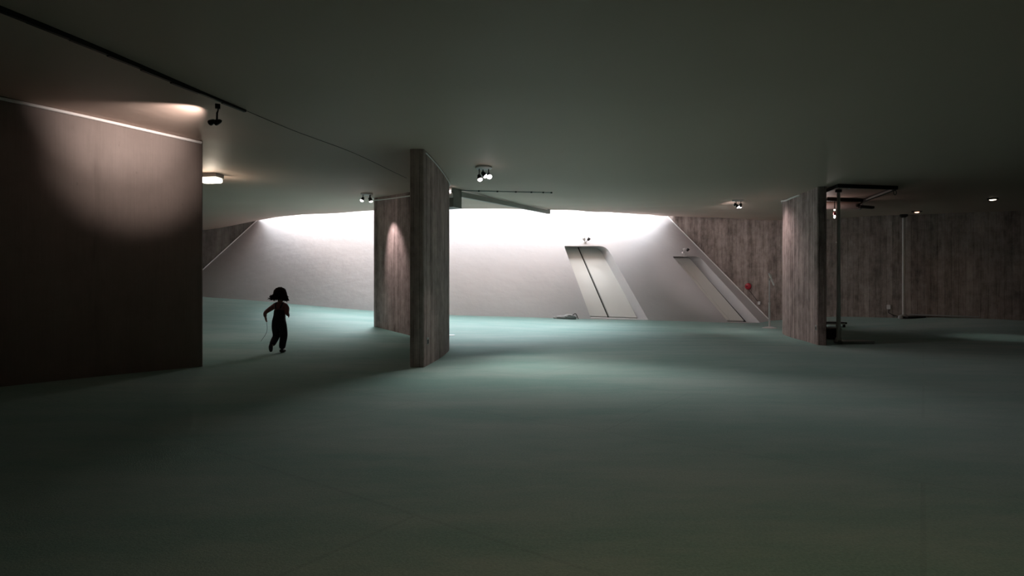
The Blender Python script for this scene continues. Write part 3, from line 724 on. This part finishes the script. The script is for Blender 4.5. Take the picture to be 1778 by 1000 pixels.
# low dark bench and box behind the pier
q = W(1446, 567, 15.6); zf = zfloor(q.x, q.y)
root = thing('low_bench', 'low dark bench with a pale front edge peeping out behind the right pier', 'bench', (q.x, q.y, zf))
b = MB(); b.box((0, .16, .12), (.72, .42, .05), 0, .008); b.build('bench_top', M_BLACK, root)
b = MB(); b.box((-.03, -.056, .10), (.66, .02, .035)); o = b.build('front_edge', M_LGREY, root); o['label'] = 'pale front edge'
for sx in (-.3, .3):
    for sy in (0, .32):
        b = MB(); b.box((sx, sy, .045), (.05, .05, .11)); b.build('leg', M_BLACK, root)
q = W(1441, 588, 12.5); zf = zfloor(q.x, q.y)
root = thing('equipment_case', 'dark squat case on the carpet between the right pier and the thick pole', 'case', (q.x, q.y, zf))
b = MB(); b.box((0, 0, .11), (.26, .35, .2), .2, .015); b.build('case_body', M_BLACK, root)
b = MB(); b.box((0, 0, .225), (.27, .36, .03), .2, .01); b.build('case_lid', M_BLACK, root)

# ------------------------------------------------------------------ small things on pier, floor, dome foot
def near_pt(S, px):
    best = min(S, key=lambda p: abs(CX+p.x/p.y*F-px)); return best
def tangent(S, p):
    i = min(range(len(S)), key=lambda k: (S[k]-p).length); return (S[min(i+1, len(S)-1)]-S[max(i-1, 0)]).normalized()
for (S, px, py, lab) in ((Rc[:30], 742, 592, 'small recessed socket low on the right face of the middle pier'), (Lr[:30], 1417, 569, 'small recessed socket low on the left face of the right pier')):
    p = near_pt(S, px); t = tangent(S, p); z = EYE-(py-CY)/F*p.y; ang = math.atan2(t.y, t.x)
    g = thing('wall_socket', lab, 'socket', (p.x, p.y, z), ang)
    b = MB(); b.box((0, 0, 0), (.10, .012, .10), 0, .004); b.build('face_plate', M_GREY, g)
    b = MB(); b.box((0, 0, -.01), (.055, .02, .06), 0, .004); b.build('socket_hole', M_DARK, g)
# pale chalky corner cover on the middle pier
q = W(785, 586.3, 12.55); zf = zfloor(q.x, q.y)
b = MB(); b.box((0, 0, .006), (.26, .12, .008), .3, .002); tag(b.build('paper_sheet', M_WHITE, loc=(q.x-.08, q.y, zf)), 'small white sheet lying on the carpet at the foot of the middle pier', 'paper')
q = cone_hit(979, 551.5); zf = zfloor(q.x, q.y)
root = thing('rumpled_bag', 'small grey rumpled bag lying at the foot of the white wall left of the doors', 'bag', (q.x+.05, q.y-.27, zf))
mb_ = mat('grey_cloth', (.5, .48, .49), .9, noise=(9, .3))
b = MB(); b.blob((.12, 0, .05), (.22, .15, .10), 3, .12); b.blob((-.18, .0, .03), (.22, .13, .07), 5, .12); b.build('bag_body', mb_, root, smooth=60)
b = MB(); b.tube(catmull([(.2, -.08, .12), (.28, -.12, .17), (.34, -.10, .08), (.37, -.1, .0)], 5), .012, 8); b.build('strap', M_BLACK, root)

# ------------------------------------------------------------------ child running away
def skin(name, nodes, edges, m, parent, sub=2, root_i=0):
    me = bpy.data.meshes.new(name); me.from_pydata([n[0] for n in nodes], edges, [])
    o = bpy.data.objects.new(name, me); COL.objects.link(o)
    o.modifiers.new('skin', 'SKIN'); 
    if not me.skin_vertices: 
        bm = bmesh.new(); bm.from_mesh(me); bm.verts.layers.skin.verify(); bm.to_mesh(me); bm.free()
    sv = me.skin_vertices[0].data
    for i, n in enumerate(nodes):
        r = n[1]; sv[i].radius = (r, r) if not isinstance(r, tuple) else r
        sv[i].use_root = (i == root_i)
    s = o.modifiers.new('sub', 'SUBSURF'); s.levels = sub; s.render_levels = sub
    dg = bpy.context.evaluated_depsgraph_get(); ev = o.evaluated_get(dg)
    nm = bpy.data.meshes.new_from_object(ev); o.modifiers.clear(); o.data = nm; nm.name = name
    nm.materials.clear(); nm.materials.append(m)
    for p_ in nm.polygons: p_.use_smooth = True
    if parent: o.parent = parent
    return o
M_SKIN = mat('skin', (.42, .22, .17), .6); M_HAIR = mat('dark_hair', (.016, .009, .007), .95, noise=(40, .3), spec=.08)
M_SHIRT = mat('dusty_pink_shirt', (.26, .11, .11), .9); M_DENIM = mat('dark_dungarees', (.014, .012, .018), .9, noise=(30, .2)); M_SHOE = mat('black_shoe', (.012, .012, .012), .6)
fx = W(484.5, 614.5, 9.6); zf = zfloor(fx.x, fx.y)
kid = thing('person', 'small child seen from behind running, dark dungarees, pink top and flying dark hair', 'person', (fx.x, fx.y, zf))
n = [((0, 0, .50), .072), ((0, .015, .60), .064), ((0, .04, .71), .070), ((0, .05, .80), .045), ((-.003, .06, .85), .030), ((-.005, .07, .90), .066), ((-.007, .078, .965), .085), ((-.007, .075, 1.03), .062),
     ((-.075, .045, .785), .036), ((-.118, .03, .755), .032), ((-.225, -.03, .665), .024), ((-.238, .03, .585), .018), ((-.238, .05, .555), .017),
     ((.075, .045, .785), .036), ((.120, .03, .750), .032), ((.150, -.05, .655), .024), ((.135, .06, .62), .018), ((.128, .09, .61), .017),
     ((.052, 0, .46), .058), ((.068, .03, .27), .040), ((.050, -.005, .075), .026), ((.052, .03, .035), .022), ((.056, .09, .028), .018),
     ((-.052, 0, .46), .058), ((-.060, .055, .275), .040), ((-.068, -.10, .145), .026), ((-.070, -.14, .125), .022), ((-.070, -.15, .065), .018)]
e = [(0, 1), (1, 2), (2, 3), (3, 4), (4, 5), (5, 6), (6, 7), (3, 8), (8, 9), (9, 10), (10, 11), (11, 12), (3, 13), (13, 14), (14, 15), (15, 16), (16, 17),
     (0, 18), (18, 19), (19, 20), (20, 21), (21, 22), (0, 23), (23, 24), (24, 25), (25, 26), (26, 27)]
def fingers(wi, fwd, sidev, curl):
    w0 = Vector(n[wi][0]); fwd = Vector(fwd).normalized(); sidev = Vector(sidev).normalized(); curl = Vector(curl).normalized()
    for k, (off, ln) in enumerate(((-.013, .026), (-.0045, .031), (.0045, .029), (.013, .023))):
        a = w0+fwd*.022+sidev*off; b_ = a+fwd*ln*.55+curl*ln*.15; c_ = b_+fwd*ln*.2+curl*ln*.5
        i0 = len(n); n.extend([(tuple(a), .0055), (tuple(b_), .0048), (tuple(c_), .0042)]); e.extend([(wi, i0), (i0, i0+1), (i0+1, i0+2)])
    a = w0+fwd*.004-sidev*.018; b_ = a+fwd*.014-sidev*.008+curl*.006; i0 = len(n)
    n.extend([(tuple(a), .006), (tuple(b_), .0052), (tuple(b_+fwd*.012+curl*.008), .0045)]); e.extend([(wi, i0), (i0, i0+1), (i0+1, i0+2)])
fingers(12, (-.05, .3, -1), (.2, 1, .3), (1, .2, 0)); fingers(17, (-.2, 1, -.2), (0, .2, 1), (-1, 0, -.2))
body = skin('body', n, e, M_SKIN, kid)
# face and ears
b = MB(); b.blob((-.007, .167, .945), (.010, .014, .013), 1, 0, 2); b.build('nose', M_SKIN, body, smooth=60)
for sx in (-1, 1):
    b = MB(); b.blob((-.007+sx*.030, .150, .968), (.011, .008, .008), 1, 0, 2); b.build('eye', M_HAIR, body, smooth=60)
    b = MB(); b.blob((-.007+sx*.086, .075, .955), (.010, .018, .026), 1, 0, 2); b.build('ear', M_SKIN, body, smooth=60)
b = MB(); b.blob((-.007, .152, .918), (.022, .007, .005), 1, 0, 2); b.build('mouth', M_RED, body, smooth=60)
# shirt
sn = [((0, .012, .58), .074), ((0, .04, .71), .094), ((0, .05, .79), .060), ((0, .055, .822), .038),
      ((-.078, .045, .785), .050), ((-.122, .03, .752), .046), ((-.225, -.03, .665), .033), ((-.238, .022, .595), .026),
      ((.078, .045, .785), .050), ((.124, .03, .748), .046), ((.150, -.05, .655), .033), ((.137, .05, .624), .026)]
skin('shirt', sn, [(0, 1), (1, 2), (2, 3), (2, 4), (4, 5), (5, 6), (6, 7), (2, 8), (8, 9), (9, 10), (10, 11)], M_SHIRT, kid)
# dungarees: seat, bib, trouser legs
dn = [((-.006, 0, .50), (.106, .106)), ((-.002, .012, .585), (.096, .096)), ((0, .035, .68), (.100, .100)), ((0, .038, .735), (.100, .100)),
      ((.055, 0, .45), .082), ((.070, .03, .28), .066), ((.056, 0, .13), .058), ((.050, .004, .052), .052),
      ((-.055, 0, .45), .080), ((-.060, .055, .275), .064), ((-.070, -.05, .19), .056), ((-.070, -.128, .128), .050)]
skin('dungarees', dn, [(0, 1), (1, 2), (2, 3), (0, 4), (4, 5), (5, 6), (6, 7), (0, 8), (8, 9), (9, 10), (10, 11)], M_DENIM, kid)
for sx in (-1, 1):
    b = MB(); b.tube(catmull([(sx*.035, -.045, .735), (sx*.052, -.025, .79), (sx*.058, .03, .833), (sx*.055, .09, .81), (sx*.05, .125, .74)], 5), .011, 6); b.build('strap', M_DENIM, kid)
# shoes
for (pts, r_) in (([(.050, -.045, .034), (.050, .0, .036), (.053, .06, .030), (.057, .105, .024)], [.026, .034, .031, .020]),
                  ([(-.070, -.150, .155), (-.070, -.160, .115), (-.070, -.158, .070), (-.070, -.150, .035)], [.026, .034, .031, .020])):
    b = MB(); b.tube(catmull([Vector(p_) for p_ in pts], 4), [np.interp(k/12, [0, .33, .67, 1], r_) for k in range(13)], 14); sh = b.build('shoe', M_SHOE, kid, smooth=60)
    zmin = min(v.co.z for v in sh.data.vertices)
    if zmin < 0:
        for v in sh.data.vertices: v.co.z = max(v.co.z, .002)
# hair: bob with flying ends
b = MB()
bm = bmesh.new(); bmesh.ops.create_icosphere(bm, subdivisions=4, radius=1)
for v in bm.verts:
    c_ = v.co; k = 1+.03*math.sin(c_.x*17+c_.z*5)+.03*math.sin(c_.y*21)
    fl_ = max(0, -c_.z); v.co = Vector((c_.x*(.106+.02*fl_)*k-.007, c_.y*.106*k+.060, c_.z*.108*k+.985+(0 if c_.z > -.5 else .02)))
dele = [v for v in bm.verts if v.co.y > .135 and v.co.z < 1.01]
bmesh.ops.delete(bm, geom=dele, context='VERTS'); b.bm(bm)
rnd = random.Random(4)
for sx, reach, dz in ((-1, .085, -.03), (1, .075, -.06)):
    for k in range(64):
        z0 = rnd.uniform(.90, .97); y0 = rnd.uniform(-.02, .09)
        p0 = Vector((-.007+sx*rnd.uniform(.06, .09), y0, z0+.02)); ln = rnd.uniform(.5, 1.05)
        p1 = p0+Vector((sx*reach*.5*ln, -.02, -.035+rnd.uniform(-.01, .01))); p2 = p0+Vector((sx*reach*ln, -.03+rnd.uniform(-.02, .02), dz+rnd.uniform(-.03, .02)))
        b.tube(catmull([p0, p1, p2], 4), [.013, .012, .010, .009, .008, .006, .005, .003, .001], 6)
for k in range(26):
    a_ = rnd.uniform(PI*1.05, PI*1.95); p0 = Vector((-.007+.085*math.cos(a_), .06+.085*math.sin(a_), .93)); p2 = p0+Vector((.02*math.cos(a_), .02*math.sin(a_), -.055-rnd.uniform(0, .02)))
    b.tube([p0, (p0+p2)/2+Vector((0, 0, .004)), p2], [.016, .012, .002], 6)
b.build('hair', M_HAIR, kid, smooth=60)
# string held in the left hand
h0 = Vector((-.235, .062, .545)); q = Vector((fx.x, fx.y, zf))+h0
pts = catmull([(0.004, 0.01, .02), (0, 0, -.02), (.012, 0, -.13), (.002, -.01, -.22), (-.05, -.02, -.31), (-.085, -.02, -.36)], 6)
b = MB(); b.tube(pts, .0026, 6); tag(b.build('string', M_BLACK, loc=q), 'thin dark string dangling from the running child\'s left hand', 'string')
print('G', G_R, G_L, TH_L, TH_R, [tuple(round(c, 2) for c in b_) for b_ in base], [tuple(round(c,2) for c in l_) for l_ in lip])
for pxy in ((827,365),(560,372),(1100,371)): print(pxy, cone_hit(*pxy))
